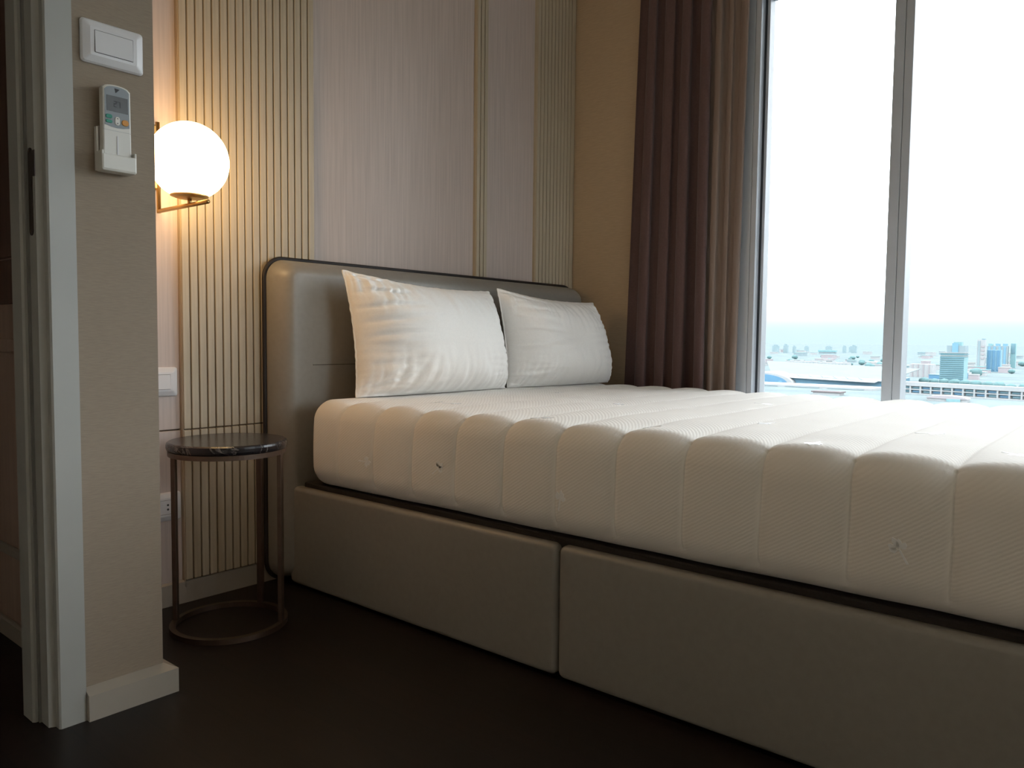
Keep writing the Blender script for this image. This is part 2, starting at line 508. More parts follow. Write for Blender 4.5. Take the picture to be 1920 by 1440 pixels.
for z in (1.158, 1.002):
    obj('screw', lathe_bm([(0, 0), (0.0028, 0), (0.0028, 0.0008), (0, 0.001)], n=12), M_bronze, strike).matrix_local = Matrix.Translation((0.5716, YP+0.0365, z)) @ Matrix.Rotation(-PI/2, 4, 'Y')

# ================================================================== BED
BX0, BX1 = 1.430, 2.975
BY0, BY1 = 0.03, 2.128
bed = thing('bed', 'taupe upholstered double bed with black-piped headboard and panelled base', 'bed', (2.2, 1.1, 0))
# headboard
hbx0, hbx1 = 1.388, 3.045
hw, hc = (hbx1-hbx0)/2, (hbx0+hbx1)/2
HZ0, HZ1 = 0.012, 1.046
hh, hz = (HZ1-HZ0)/2, (HZ0+HZ1)/2
hb_rings = [(hw, hh, 0.062, 0.0)]
for k in range(1, 13):
    a = (PI/2)*k/12
    ins = 0.056*(1-math.cos(a))
    hb_rings.append((hw-ins, hh-ins, max(0.064-ins, 0.012), 0.098*math.sin(a)))
for t in (0.1, 0.3, 0.6, 0.9):
    ins = 0.056+(hh-0.056)*t*0.98
    hb_rings.append((hw-ins, hh-ins, max(0.062-ins, 0.010), 0.098+0.004*(1-(1-t)**2)))
hb = obj('headboard', loft_bm(hb_rings, '-y', (hc, 2.196, hz), per=10), M_uphol, smooth=True)
part(hb, bed)
pts = [(hc+u, 2.190, hz+v) for u, v in rr_outline(hw+0.003, hh+0.003, 0.065, 12)]
pp = obj('piping', tube_bm(pts, 0.0075, 8, closed=True), M_black, hb, smooth=True)
pp['label'] = 'black piping'
sb = box('stitch_line', 1.50, 2.93, 2.0925, 2.0955, 0.7085, 0.7105, M_stitch, hb)
# base: inner carcass + upholstered panels
part(box('base_carcass', BX0+0.028, BX1-0.028, BY0+0.028, 2.10, 0.02, 0.300, M_darkwood), bed)
part(box('mattress_platform', BX0+0.024, BX1-0.024, BY0+0.02, 2.08, 0.300, 0.337, M_darkwood, bev=0.004), bed)
def side_panel(y0, y1, x, axis):
    hw_ = (y1-y0)/2
    rg = roundover(hw_, 0.157, 0.018, 0.030, 0.014, n=6, bulge=0.003)
    o = obj('side_panel', loft_bm(rg, axis, (x+0.030 if axis == '-x' else x, (y0+y1)/2, 0.165), per=6), M_uphol, smooth=True)
    return part(o, bed)
side_panel(1.0595, BY1, BX0, '-x')
side_panel(BY0, 1.0545, BX0, '-x')
for y0, y1 in ((1.0595, BY1), (BY0, 1.0545)):
    o = obj('side_panel', loft_bm(roundover((y1-y0)/2, 0.157, 0.018, 0.030, 0.014, n=4), '-x', (0, 0, 0), per=4), M_uphol, smooth=True)
    o.rotation_euler = (0, 0, PI); o.location = (BX1-0.030, (y0+y1)/2, 0.165)
    part(o, bed)
fp = obj('foot_panel', loft_bm(roundover((BX1-BX0)/2-0.03, 0.157, 0.018, 0.030, 0.014, n=4), '-y', ((BX0+BX1)/2, BY0+0.030, 0.165), per=4), M_uphol, smooth=True)
part(fp, bed)
for x in (1.52, 2.88):
    for y in (0.15, 2.0):
        part(box('foot', x-0.03, x+0.03, y-0.03, y+0.03, 0.0, 0.022, M_darkwood), bed)

# ================================================================== MATTRESS
MX0, MX1, MY0, MY1, MZ0, MZ1 = 1.434, 2.965, 0.045, 2.034, 0.337, 0.606
SEAM0, SPITCH = 0.255, 0.1627
def mattress_bm():
    cx, cy, cz = (MX0+MX1)/2, (MY0+MY1)/2, (MZ0+MZ1)/2
    hx, hy, hz_ = (MX1-MX0)/2, (MY1-MY0)/2, (MZ1-MZ0)/2
    R = Vector((0.055, 0.055, 0.058))
    def axis_pts(h, step, r):
        n = max(4, int(2*(h-r)/step)); k = 7
        a = [-h + r*i/k for i in range(k)]
        a += [-(h-r)+2*(h-r)*i/n for i in range(n+1)]
        a += [h-r+r*(i+1)/k for i in range(k)]
        return a
    ax = axis_pts(hx, 0.03, 0.058); az = axis_pts(hz_, 0.014, 0.058)
    ys = set([-hy, hy] + [-hy+0.058*i/7 for i in range(8)] + [hy-0.058*i/7 for i in range(8)])
    for k in range(-3, 14):
        for dy in (0, 0.0025, 0.006, 0.012, 0.022, 0.036, 0.054, SPITCH/2):
            for sg in (1, -1):
                yy = SEAM0+k*SPITCH+sg*dy-cy
                if -hy+0.001 < yy < hy-0.001:
                    ys.add(round(yy, 6))
    ay = []
    for yy in sorted(ys):
        if not ay or yy-ay[-1] > 0.0012:
            ay.append(yy)
    b = bmesh.new()
    cache = {}
    r = 0.058
    def V(x, y, z):
        key = (round(x, 5), round(y, 5), round(z, 5))
        if key in cache:
            return cache[key]
        q = Vector((x, y, z))
        # round: vertical (plan) corners and top/bottom edges
        c = Vector((max(-hx+r, min(hx-r, x)), max(-hy+r, min(hy-r, y)), max(-hz_+r, min(hz_-r, z))))
        d = q-c
        nrm = d.normalized() if d.length > 1e-9 else Vector((0, 0, 1))
        p = c + nrm*r
        w = p + Vector((cx, cy, cz))
        # quilted channels across the mattress
        wob = 0.007*noise.noise(Vector((w.x*3, w.z*6, 1.3+0.31*round((w.y-SEAM0)/SPITCH))))
        t = ((w.y-SEAM0)/SPITCH) % 1.0
        s = abs(2*t-1)
        dy = (1-s)*SPITCH/2
        zf = max(0.0, min(1.0, (w.z-MZ0)/(MZ1-MZ0)))
        if nrm.z > 0.9:
            dist = min(w.x-MX0, MX1-w.x)
            amp = 0.015*max(0.22, 1-dist*2.6); cr = 0.0022
        else:
            amp = 0.0035+0.0125*zf**3; cr = 0.0040
        if nrm.z < -0.5:
            amp = cr = 0
        dsp = -amp*s**2.6 - cr*math.exp(-(dy/0.0045)**2)
        # a soft outward belly on the sides
        belly = 0.007*math.sin(PI*zf) * max(0, 1-abs(nrm.z))
        lump = 0.0022*noise.noise(w*7)
        p = w + nrm*(dsp + belly + lump)
        p.y += wob*max(0, 1-abs(w.y-cy)/hy)**0.3
        v = b.verts.new(p)
        cache[key] = v
        return v
    def face(A, B, fn):
        for i in range(len(A)-1):
            for j in range(len(B)-1):
                q = [fn(A[i], B[j]), fn(A[i+1], B[j]), fn(A[i+1], B[j+1]), fn(A[i], B[j+1])]
                q2 = [V(*k) for k in q]
                if len(set(q2)) == 4:
                    b.faces.new(q2)
    face(ax, ay, lambda u, v: (u, v, hz_)); face(ax, ay, lambda u, v: (u, v, -hz_))
    face(ay, az, lambda u, v: (-hx, u, v)); face(ay, az, lambda u, v: (hx, u, v))
    face(ax, az, lambda u, v: (u, -hy, v)); face(ax, az, lambda u, v: (u, hy, v))
    return b
mattress = tag(obj('mattress', mattress_bm(), M_mattress, smooth=True), 'thick white quilted mattress with rounded channels lying on the taupe bed base', 'mattress')

# little embroidered sprigs
def sprig_mesh():
    b = bmesh.new()
    for k in range(5):
        a = -0.9 + k*0.45 + (0.12 if k % 2 else 0)
        L = 0.020 - 0.003*abs(k-2)
        ca, sa = math.cos(a), math.sin(a)
        out = [(0.004, 0), (L*0.45, 0.0034), (L*0.8, 0.0030), (L, 0), (L*0.8, -0.0030), (L*0.45, -0.0034)]
        top = [b.verts.new((x*ca-y*sa, x*sa+y*ca, 0.0004)) for x, y in out]
        bot = [b.verts.new((x*ca-y*sa, x*sa+y*ca, -0.004)) for x, y in out]
        b.faces.new(top); b.faces.new(bot[::-1])
        for i in range(6):
            b.faces.new((bot[i], bot[(i+1) % 6], top[(i+1) % 6], top[i]))
    st = [(-0.016, -0.0012), (0.004, -0.0012), (0.004, 0.0012), (-0.016, 0.0012)]
    top = [b.verts.new((x, y, 0.0004)) for x, y in st]; bot = [b.verts.new((x, y, -0.004)) for x, y in st]
    b.faces.new(top); b.faces.new(bot[::-1])
    for i in range(4):
        b.faces.new((bot[i], bot[(i+1) % 4], top[(i+1) % 4], top[i]))
    bmesh.ops.recalc_face_normals(b, faces=b.faces)
    me = bpy.data.meshes.new('embroidered_sprig'); b.to_mesh(me); b.free()
    me.materials.append(M_thread)
    return me
sprig = sprig_mesh()
from mathutils.bvhtree import BVHTree
_me = mattress.data
m_bvh = BVHTree.FromPolygons([v.co for v in _me.vertices], [tuple(p.vertices) for p in _me.polygons])
def put_sprig(org, d, rot, sc):
    hit, nr, _, _ = m_bvh.ray_cast(Vector(org), Vector(d))
    q = nr.to_track_quat('Z', 'Y')
    o = link('embroidered_sprig', sprig, None, mattress)
    o.matrix_local = Matrix.Translation(hit) @ q.to_matrix().to_4x4() @ Matrix.Rotation(rot, 4, 'Z') @ Matrix.Diagonal((sc, sc, 1, 1))
for i, (x, y) in enumerate(((1.645, 1.617), (1.66, 1.70), (1.51, 1.172), (2.02, 1.267), (1.57, 0.891), (1.811, 0.717), (1.512, 0.505), (1.852, 0.38), (1.613, 0.194), (2.30, 1.70), (2.35, 0.95), (2.6, 1.5))):
    put_sprig((x, y, 1), (0, 0, -1), 1.1*i, 1.6)
for i, (y, z) in enumerate(((1.753, 0.442), (1.453, 0.454), (1.051, 0.426), (0.327, 0.443))):
    put_sprig((1, y, z), (1, 0, 0), 0.7*i, 1.4)

# ================================================================== PILLOWS
def pillow_bm(BL, BR, TR, TL, T, seed, floor_z):
    BL, BR, TR, TL = map(Vector, (BL, BR, TR, TL))
    NU, NV = 120, 90
    nrm = ((BR-BL).cross(TL-BL)).normalized()     # faces the room (-Y)
    b = bmesh.new()
    off = Vector((seed*13.7, seed*5.1, 0))
    grid = {}
    def pt(u, v, side):
        uu = u*(1-0.055*(1-v*v)*abs(u)**2)
        vv = v*(1-0.095*(1-u*u)*abs(v)**2) if v > 0 else v*(1+0.03*(1-u*u)*abs(v)**2)
        a, c = (uu+1)/2, (vv+1)/2
        p = BL*(1-a)*(1-c) + BR*a*(1-c) + TR*a*c + TL*(1-a)*c
        eu, ev = 1-abs(u)**3.0, 1-abs(v)**2.6
        th = T*max(0, eu)**0.60*max(0, ev)**0.60
        # heavier at the bottom
        th *= 1.0 - 0.16*v
        # creases running in from the seams
        wu = abs(u)**1.7*(1-abs(u)**9); wv = abs(v)**2.0*(1-abs(v)**9)
        n1 = noise.noise(Vector((u*1.0, v*5.2 + 1.2*u*v, 0))+off)
        n1b = noise.noise(Vector((u*1.5, v*11.0 + 0.8*u, 3.3))+off)
        n2 = noise.noise(Vector((u*7.5 + 1.4*u*v, v*1.0, 7))+off)
        n2b = noise.noise(Vector((u*15.0, v*1.5, 11))+off)
        cv = lambda n_: min(abs(n_), 0.28)-0.2
        cre = wu*(1.0 if u < 0 else 0.35)*(0.085*cv(n1)+0.034*cv(n1b)) + wv*(0.066*cv(n2)+0.028*cv(n2b))
        soft = 0.012*noise.noise(Vector((u*1.7, v*1.5, 20))+off)*eu*ev
        k = th + (cre + 0.012*(wu+wv)*0.6 + soft)*(1 if side > 0 else 0.6)
        k = max(k, 0.0)
        if abs(u) > 0.999 or abs(v) > 0.999:
            k = 0
        q = p + nrm*k*(1.0 if side > 0 else -0.42)
        # seam edge puckers
        e = max(abs(u), abs(v))
        if e > 0.93:
            q += nrm*0.003*noise.noise(Vector((u*14, v*14, 2))+off)
            q.z += 0.0015*noise.noise(Vector((u*16, v*16, 9))+off)
        if q.z < floor_z:
            q.z = floor_z + 0.15*(q.z-floor_z)*0
        return q
    for side in (1, -1):
        for i in range(NU+1):
            for j in range(NV+1):
                u, v = -1+2*i/NU, -1+2*j/NV
                # denser near the seams
                u = math.copysign(abs(math.sin(u*PI/2))**1.0, u); v = math.copysign(abs(math.sin(v*PI/2))**1.0, v)
                edge = i in (0, NU) or j in (0, NV)
                key = (i, j, 0 if edge else side)
                if key not in grid:
                    grid[key] = b.verts.new(pt(u, v, side))
    for side in (1, -1):
        g = lambda i, j: grid[(i, j, 0 if (i in (0, NU) or j in (0, NV)) else side)]
        for i in range(NU):
            for j in range(NV):
                q = [g(i, j), g(i+1, j), g(i+1, j+1), g(i, j+1)]
                b.faces.new(q if side > 0 else q[::-1])
    outline = [grid[(i, 0, 0)].co.copy() for i in range(NU)] + [grid[(NU, j, 0)].co.copy() for j in range(NV)] + \
              [grid[(i, NV, 0)].co.copy() for i in range(NU, 0, -1)] + [grid[(0, j, 0)].co.copy() for j in range(NV, 0, -1)]
    return b, outline
def pillow(label, *a):
    b, outl = pillow_bm(*a)
    o = obj('pillow', b, M_pillow, smooth=True)
    tag(o, label, 'pillow', 'white pillows leaning on the headboard')
    clean = [outl[0]]
    for p in outl[1:]:
        if (p-clean[-1]).length > 0.004:
            clean.append(p)
    obj('edge_seam', tube_bm(clean, 0.0028, 6, closed=True), M_pillow, o, smooth=True)
    return o
pillow('white cotton pillow nearest the lamp, with creased left side', (1.572, 1.968, 0.604), (2.300, 1.966, 0.604), (2.264, 2.020, 0.981), (1.560, 2.020, 1.013), 0.150, 1, 0.6085)
pillow('smaller white pillow nearest the curtain, by the window wall', (2.318, 1.968, 0.604), (2.985, 1.932, 0.607), (2.925, 1.980, 0.964), (2.292, 2.002, 0.995), 0.140, 2, 0.6085)

# ================================================================== SIDE TABLE
TX, TY = 1.120, 1.955
tbl = thing('side_table', 'small round side table with black marble top and slim bronze legs', 'side table', (TX, TY, 0))
part(obj('table_top', lathe_bm([(0, 0.492), (0.151, 0.492), (0.1555, 0.495), (0.157, 0.500), (0.157, 0.508), (0.1555, 0.513), (0.151, 0.516), (0, 0.516)], (TX, TY, 0), 72), M_marble, smooth=False), tbl)
def ring_bm(ro, ri, z0, z1, n=72):
    b = bmesh.new()
    R = []
    for r, z in ((ro, z0), (ro, z1), (ri, z1), (ri, z0)):
        R.append([b.verts.new((TX+r*math.cos(2*PI*k/n), TY+r*math.sin(2*PI*k/n), z)) for k in range(n)])
    for a in range(4):
        A, B = R[a], R[(a+1) % 4]
        for k in range(n):
            b.faces.new((A[k], A[(k+1) % n], B[(k+1) % n], B[k]))
    return b
part(obj('top_ring', ring_bm(0.153, 0.138, 0.479, 0.492), M_bronze), tbl)
part(obj('base_ring', ring_bm(0.155, 0.140, 0.0, 0.014), M_bronze), tbl)
for lx, ly in ((1.018, 2.064), (1.204, 1.838+0.0), (1.253, 2.014)):
    d = Vector((lx-TX, ly-TY)); d = d.normalized()*0.1465
    a = math.atan2(d.y, d.x)
    o = box('leg', -0.006, 0.006, -0.009, 0.009, 0.013, 0.480, M_bronze, None, bev=0.001, seg=1)
    o.matrix_world = Matrix.Translation((TX+d.x, TY+d.y, 0)) @ Matrix.Rotation(a, 4, 'Z')
    part(o, tbl)

# ================================================================== WALL LAMP
LX, LY, LZ, LR = 1.058, 2.028, 1.268, 0.1025
lamp = thing('wall_lamp', 'lit opal glass globe wall lamp on a thin brass arm', 'wall lamp', (LX, YW, 1.15))
gp = []
for k in range(33):
    a = -PI/2 + PI*k/32
    if a < -1.10:
        continue
    gp.append((LR*math.cos(a), LR*math.sin(a)))
gp = [(0, gp[0][1])] + gp
gp[-1] = (0, LR)
globe = part(obj('globe_shade', lathe_bm(gp, (LX, LY, LZ), 56), M_globe, smooth=True), lamp)
globe['label'] = 'glowing white glass globe'
zb = gp[0][1]+LZ
part(obj('shade_disc', lathe_bm([(0, zb-0.001), (0.0485, zb-0.001), (0.0485, zb-0.004), (0.034, zb-0.009), (0.0, zb-0.011)], (LX, LY, 0), 40), M_brass, smooth=False), lamp)
part(obj('stem', tube_bm([(LX, LY, zb-0.009), (LX, LY, 1.150)], 0.0055, 12), M_brass, smooth=True), lamp)
part(obj('arm', tube_bm([(LX, 2.203, 1.1515), (LX, 1.931, 1.1505)], 0.0058, 12), M_brass, smooth=True), lamp)
part(obj('back_bar', tube_bm([(LX, 2.203, 1.146), (LX, 2.203, 1.40)], 0.0058, 12), M_brass, smooth=True), lamp)
part(box('wall_plate', LX-0.045, LX+0.004, YW-0.022, YW, 1.212, 1.392, M_brass, bev=0.004), lamp)

# ================================================================== SWITCHES AND SOCKET
def plate(name, label, cat, x0, x1, z0, z1, y, kind, frame_w=0.019, group=None):
    cx, cz = (x0+x1)/2, (z0+z1)/2
    hw_, hh_ = (x1-x0)/2, (z1-z0)/2
    t = thing(name, label, cat, (cx, y, cz), group)
    rg = [(hw_, hh_, 0.007, 0.0), (hw_, hh_, 0.007, 0.004), (hw_-0.003, hh_-0.003, 0.006, 0.0075),
          (hw_-0.016, hh_-0.015, 0.003, 0.0125), (hw_-0.0235, hh_-0.0205, 0.0015, 0.0130), (hw_-0.0240, hh_-0.021, 0.0012, 0.0105)]
    part(obj('cover_plate', loft_bm(rg, '-y', (cx, y, cz), per=4), M_plate), t)
    iw, ih = hw_-0.0245, hh_-0.0215
    if kind == 'rocker':
        b = bmesh.new()
        pr = [(-ih, 0.0105), (-ih, 0.0150), (ih, 0.0135), (ih, 0.0105)]
        for sx in (-iw, iw):
            pass
        A = [b.verts.new((cx-iw, y-d, cz+v)) for v, d in pr]; B = [b.verts.new((cx+iw, y-d, cz+v)) for v, d in pr]
        for i in range(4):
            b.faces.new((A[i], A[(i+1) % 4], B[(i+1) % 4], B[i]))
        b.faces.new(A[::-1]); b.faces.new(B)
        part(obj('rocker', b, M_plate), t)
        part(box('rocker_gap', cx-iw-0.0012, cx+iw+0.0004, y-0.0128, y-0.0104, cz-ih-0.0014, cz+ih+0.0006, M_gap), t)
    else:
        part(box('socket_face', cx-iw, cx+iw, y-0.0125, y-0.0100, cz-ih, cz+ih, M_plate, bev=0.0006, seg=1), t)
        part(box('socket_gap', cx-iw-0.0012, cx+iw+0.0012, y-0.0128+0.001, y-0.0104, cz-ih-0.0012, cz+ih+0.0012, M_gap), t)
        for sx in (-0.021, 0.012):
            for sz in (-0.0065, 0.0065):
                o = obj('pin_hole', lathe_bm([(0, 0.0), (0.0032, 0.0), (0.0032, 0.0004), (0, 0.0004)], n=14), M_ink)
                o.matrix_world = Matrix.Translation((cx+sx+0.008, y-0.0124, cz+sz)) @ Matrix.Rotation(PI/2, 4, 'X')
                part(o, t)
    return t
plate('light_switch', 'white rectangular light switch at the top of the papered wall end', 'light switch', 0.655, 0.779, 1.347, 1.433, YP, 'rocker')
plate('light_switch', 'white bedside light switch on the panelled wall above the side table', 'light switch', 0.987, 1.1115, 0.622, 0.707, YW, 'rocker')
plate('power_socket', 'white power socket low on the panelled wall behind the side table', 'power socket', 0.992, 1.1165, 0.255, 0.339, YW, 'socket')

# ================================================================== AIR-CONDITIONER REMOTE IN ITS HOLDER
RX, RZ = 0.7135, 1.2175
hold = thing('remote_holder', 'white wall holder cupping the remote control below the light switch', 'holder', (RX, YP, 1.13))
part(box('back_plate', RX-0.029, RX+0.029, YP-0.006, YP, 1.134, 1.225, M_remote, bev=0.002), hold)
def cup_bm():
    b = bmesh.new()
    # front lip of the cup: a shallow dish with raised sides
    box_bm(RX-0.034, RX+0.034, YP-0.036, YP-0.004, 1.132, 1.142, 0.003, 2, b)
    box_bm(RX-0.034, RX+0.034, YP-0.037, YP-0.031, 1.134, 1.166, 0.0028, 2, b)
    return b
part(obj('cup', cup_bm(), M_remote, smooth=False), hold)
part(box('cup_side', RX-0.0345, RX-0.0305, YP-0.036, YP, 1.134, 1.172, M_remote, bev=0.0012, seg=2), hold)
part(box('cup_side', RX+0.0305, RX+0.0345, YP-0.036, YP, 1.134, 1.175, M_remote, bev=0.0012, seg=2), hold)
part(box('cup_side', RX-0.0345, RX-0.0305, YP-0.012, YP, 1.170, 1.222, M_remote, bev=0.0012, seg=2), hold)

rem = thing('remote_control', 'white air-conditioner remote with grey screen and orange button, in the wall holder', 'remote control', (RX, YP-0.008, 1.142))
YR0, YR1 = YP-0.009, YP-0.028
def remote_outline(inset, n=10):
    hw_, z0, z1 = 0.0285-inset, 1.1425+inset, 1.3035-inset
    pts = []
    r = 0.006
    for cx, cz, a0 in ((-hw_+r, z0+r, PI), (hw_-r, z0+r, 1.5*PI)):
        for k in range(5):
            a = a0+PI/2*k/4
            pts.append((cx+r*math.cos(a), cz+r*math.sin(a)))
    for k in range(n+1):                       # arched top
        t = k/n
        x = hw_*(1-2*t)
        pts.append((x*0.97, z1 + 0.0045*(1-(2*t-1)**2) - 0.004*abs(2*t-1)**8))
    return pts
def remote_loft(rings):
    b = bmesh.new(); prev = None
    for ins, y in rings:
        rg = [b.verts.new((RX+x, y, z)) for x, z in remote_outline(ins)]
        if prev:
            for i in range(len(rg)):
                b.faces.new((prev[i], prev[(i+1) % len(rg)], rg[(i+1) % len(rg)], rg[i]))
        else:
            b.faces.new(rg)
        prev = rg
    b.faces.new(prev[::-1])
    return b
part(obj('body', remote_loft([(0.002, YR0), (0, YR0-0.003), (0, YR1+0.003), (0.0008, YR1+0.001), (0.0028, YR1)]), M_remote), rem)
def face_bm():
    b = bmesh.new()
    pts = [(x, z) for x, z in remote_outline(0.0035) if z > 1.25]
    pts = [(-0.0245, 1.2255), (-0.012, 1.2225), (0.0, 1.2215), (0.012, 1.2225), (0.0245, 1.2255)] + pts
    A = [b.verts.new((RX+x, YR1+0.0004, z)) for x, z in pts]; B = [b.verts.new((RX+x, YR1-0.0006, z)) for x, z in pts]
    for i in range(len(pts)):
        b.faces.new((A[i], A[(i+1) % len(pts)], B[(i+1) % len(pts)], B[i]))
    b.faces.new(A); b.faces.new(B[::-1])
    return b
face = part(obj('control_face', face_bm(), M_rface), rem)
lcd = part(box('screen', RX-0.0205, RX+0.0215, YR1-0.0012, YR1, 1.2535, 1.2845, M_lcd), rem)
SEG = {'2': 'abged', '7': 'abc'}
def digit(ch, ox, oz, w, h, t):
    s = {'a': (0, h, w, h), 'b': (w, h/2, w, h), 'c': (w, 0, w, h/2), 'd': (0, 0, w, 0), 'e': (0, 0, 0, h/2), 'g': (0, h/2, w, h/2)}
    b = bmesh.new()
    for c in SEG[ch]:
        x0, z0, x1, z1 = s[c]
        box_bm(RX+ox+x0-t, RX+ox+x1+t, YR1-0.00145, YR1-0.0011, oz+z0-t, oz+z1+t, bm=b)
    part(obj('screen_digit', b, M_ink), rem)
digit('2', -0.006, 1.264, 0.0045, 0.0105, 0.0006)
digit('7', 0.0015, 1.264, 0.0045, 0.0105, 0.0006)
def tri(name, pts, m, depth=0.0005):
    b = bmesh.new()
    A = [b.verts.new((RX+x, YR1-0.0004, z)) for x, z in pts]; B = [b.verts.new((RX+x, YR1-0.0006-depth, z)) for x, z in pts]
    n = len(pts)
    for i in range(n):
        b.faces.new((A[i], A[(i+1) % n], B[(i+1) % n], B[i]))
    b.faces.new(A); b.faces.new(B[::-1])
    return part(obj(name, b, m), rem)
tri('logo_mark', [(-0.0045, 1.3005), (0.0055, 1.2995), (-0.0022, 1.2915)], M_ink)
def btn(name, x, z, hw_, hh_, m, d=0.002):
    return part(obj(name, loft_bm([(hw_, hh_, min(hw_, hh_)*0.9, 0), (hw_, hh_, min(hw_, hh_)*0.9, d*0.7), (hw_-0.0008, hh_-0.0008, min(hw_, hh_)*0.8, d)], '-y', (RX+x, YR1-0.0003, z), per=4), m), rem)
btn('button', -0.0165, 1.2425, 0.0065, 0.0040, M_green)
btn('button', -0.0165, 1.2325, 0.0065, 0.0032, M_green)
btn('button', 0.0, 1.2355, 0.0048, 0.0085, M_remote)
tri('arrow_mark', [(-0.0016, 1.2395), (0.0016, 1.2395), (0, 1.2418)], M_ink, 0.0020)
tri('arrow_mark', [(-0.0016, 1.2316), (0.0016, 1.2316), (0, 1.2293)], M_ink, 0.0020)
btn('button', 0.0155, 1.2345, 0.0068, 0.0060, M_orange, 0.0025)
part(box('cover_ridge', RX-0.0012, RX+0.0012, YR1-0.0010, YR1, 1.168, 1.205, M_plate), rem)
part(box('cover_seam', RX-0.0268, RX+0.0268, YR1-0.0002, YR1+0.0006, 1.2150, 1.2154, M_rface), rem)

# ================================================================== CURTAINS
def curtain_bm(y_top, y_bot, x0, folds, amp, z0, z1, seed, nz=40, nu=None, gather=0.0, thick=0.004):
    """pleated cloth hanging beside the window; folds taper and drift down its height"""
    nu = nu or folds*20
    b = bmesh.new()
    rows = {}
    for side in (0, 1):
        for j in range(nz+1):
            h = j/nz
            z = z1+(z0-z1)*h
            ya = y_top[0]+(y_bot[0]-y_top[0])*h; yb = y_top[1]+(y_bot[1]-y_top[1])*h
            for i in range(nu+1):
                u = i/nu
                ph = u*folds + 0.25*noise.noise(Vector((u*folds*0.7, h*0.8, seed)))
                a = amp*(0.7+0.5*noise.noise(Vector((round(u*folds)*1.7, 0.3*h, seed+5))))*(0.85+0.25*h)
                w = math.sin(2*PI*ph)
                w = math.copysign(abs(w)**0.75, w)
                x = x0 + a*w + 0.006*noise.noise(Vector((u*6, h*2, seed+9)))
                y = ya+(yb-ya)*u + 0.30*amp*math.sin(4*PI*ph+0.6)
                rows[(side, j, i)] = b.verts.new((x+side*thick, y, z))
    for side in (0, 1):
        for j in range(nz):
            for i in range(nu):
                q = [rows[(side, j, i)], rows[(side, j, i+1)], rows[(side, j+1, i+1)], rows[(side, j+1, i)]]
                b.faces.new(q if side else q[::-1])
    for j in range(nz):
        for i in (0, nu):
            b.faces.new([rows[(0, j, i)], rows[(0, j+1, i)], rows[(1, j+1, i)], rows[(1, j, i)]])
    for i in range(nu):
        for j in (0, nz):
            b.faces.new([rows[(0, j, i)], rows[(0, j, i+1)], rows[(1, j, i+1)], rows[(1, j, i)]])
    return b
tag(obj('curtain', curtain_bm((1.815, 1.485), (1.885, 1.475), 3.034, 4, 0.040, 0.012, 2.50, 1.0), M_drape, smooth=True),
    'dark plum brown pleated drape hanging beside the window', 'curtain')
tag(obj('curtain', curtain_bm((1.490, 1.315), (1.485, 1.345), 3.026, 3, 0.014, 0.012, 2.50, 4.0, thick=0.0015), M_lining, smooth=True),
    'thin taupe lining curtain gathered at the window frame', 'curtain')
box_track = box('curtain_track', 3.00, 3.055, -2.4, 2.0, 2.505, 2.55, M_alu, bev=0.003)
tag(box_track, 'slim ceiling curtain track above the window', 'curtain track')

# ================================================================== THE CITY OUTSIDE (ground 65 m below the room)
GZ = -65.0
def cmat(name, c, rough=0.9, amt=0.05, sc=0.05):  # city base colours are kept pale to stand in for haze in the air
    return mat(name, c, rough, spec=0.15, noise_scale=sc, noise_amt=amt)
C_ground = mat('haze_tinted_ground', (0.108, 0.132, 0.137), 1.0, spec=0.0, noise_scale=0.012, noise_amt=0.15)  # haze over the ground is painted in as a cyan tint
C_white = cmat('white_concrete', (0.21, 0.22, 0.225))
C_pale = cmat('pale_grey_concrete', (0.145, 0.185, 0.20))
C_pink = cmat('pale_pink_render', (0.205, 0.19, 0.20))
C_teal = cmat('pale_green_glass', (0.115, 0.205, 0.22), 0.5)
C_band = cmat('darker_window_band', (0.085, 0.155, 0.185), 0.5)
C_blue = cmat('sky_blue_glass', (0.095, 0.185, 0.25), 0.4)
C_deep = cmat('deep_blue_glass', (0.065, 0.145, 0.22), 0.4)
C_tree = cmat('haze_tinted_leaf', (0.070, 0.125, 0.13), amt=0.15, sc=0.3)
C_far = cmat('haze_tinted_far_wall', (0.15, 0.20, 0.215))
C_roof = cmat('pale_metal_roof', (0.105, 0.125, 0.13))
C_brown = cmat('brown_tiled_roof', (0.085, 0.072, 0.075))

def disc_bm(r, n=64):
    b = bmesh.new()
    vs_ = [b.verts.new((r*math.cos(2*PI*k/n), r*math.sin(2*PI*k/n), 0)) for k in range(n)]
    b.faces.new(vs_)
    return b
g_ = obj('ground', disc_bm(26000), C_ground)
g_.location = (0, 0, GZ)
struct(g_, 'haze-tinted city ground far below the window')

def bld(name, label, cat, x, y, group=None):
    return thing(name, label, cat, (x, y, GZ), group)
def bx(name, root, x, y, sx, sy, z0, z1, m, par=None):
    """box centred on x,y; heights above the ground"""
    o = box(name, x-sx/2, x+sx/2, y-sy/2, y+sy/2, GZ+z0, GZ+z1, m)
    part(o, root)
    return o

# stepped green glass office tower
ot = bld('office_tower', 'stepped pale green glass office tower with banded floors', 'building', 1456, 267)
bx('tower_body', ot, 1470, 267, 34, 35, 0, 50, C_teal)
for k in range(12):
    bx('window_band', ot, 1452.4, 267, 1.6, 35.4, 4+3.4*k, 5.5+3.4*k, C_band)
for k in range(3):
    bx('ledge', ot, 1470, 267, 36.5, 38, 44.5+2.6*k, 45.6+2.6*k, C_white if k % 2 == 0 else C_band)
bx('crown', ot, 1472, 263, 26, 27, 50, 62, C_pale)
bx('crown_glass', ot, 1458.2, 264, 1.0, 9, 50, 66, C_blue)
bx('roof_house', ot, 1472, 262, 12, 12, 62, 68, C_teal)

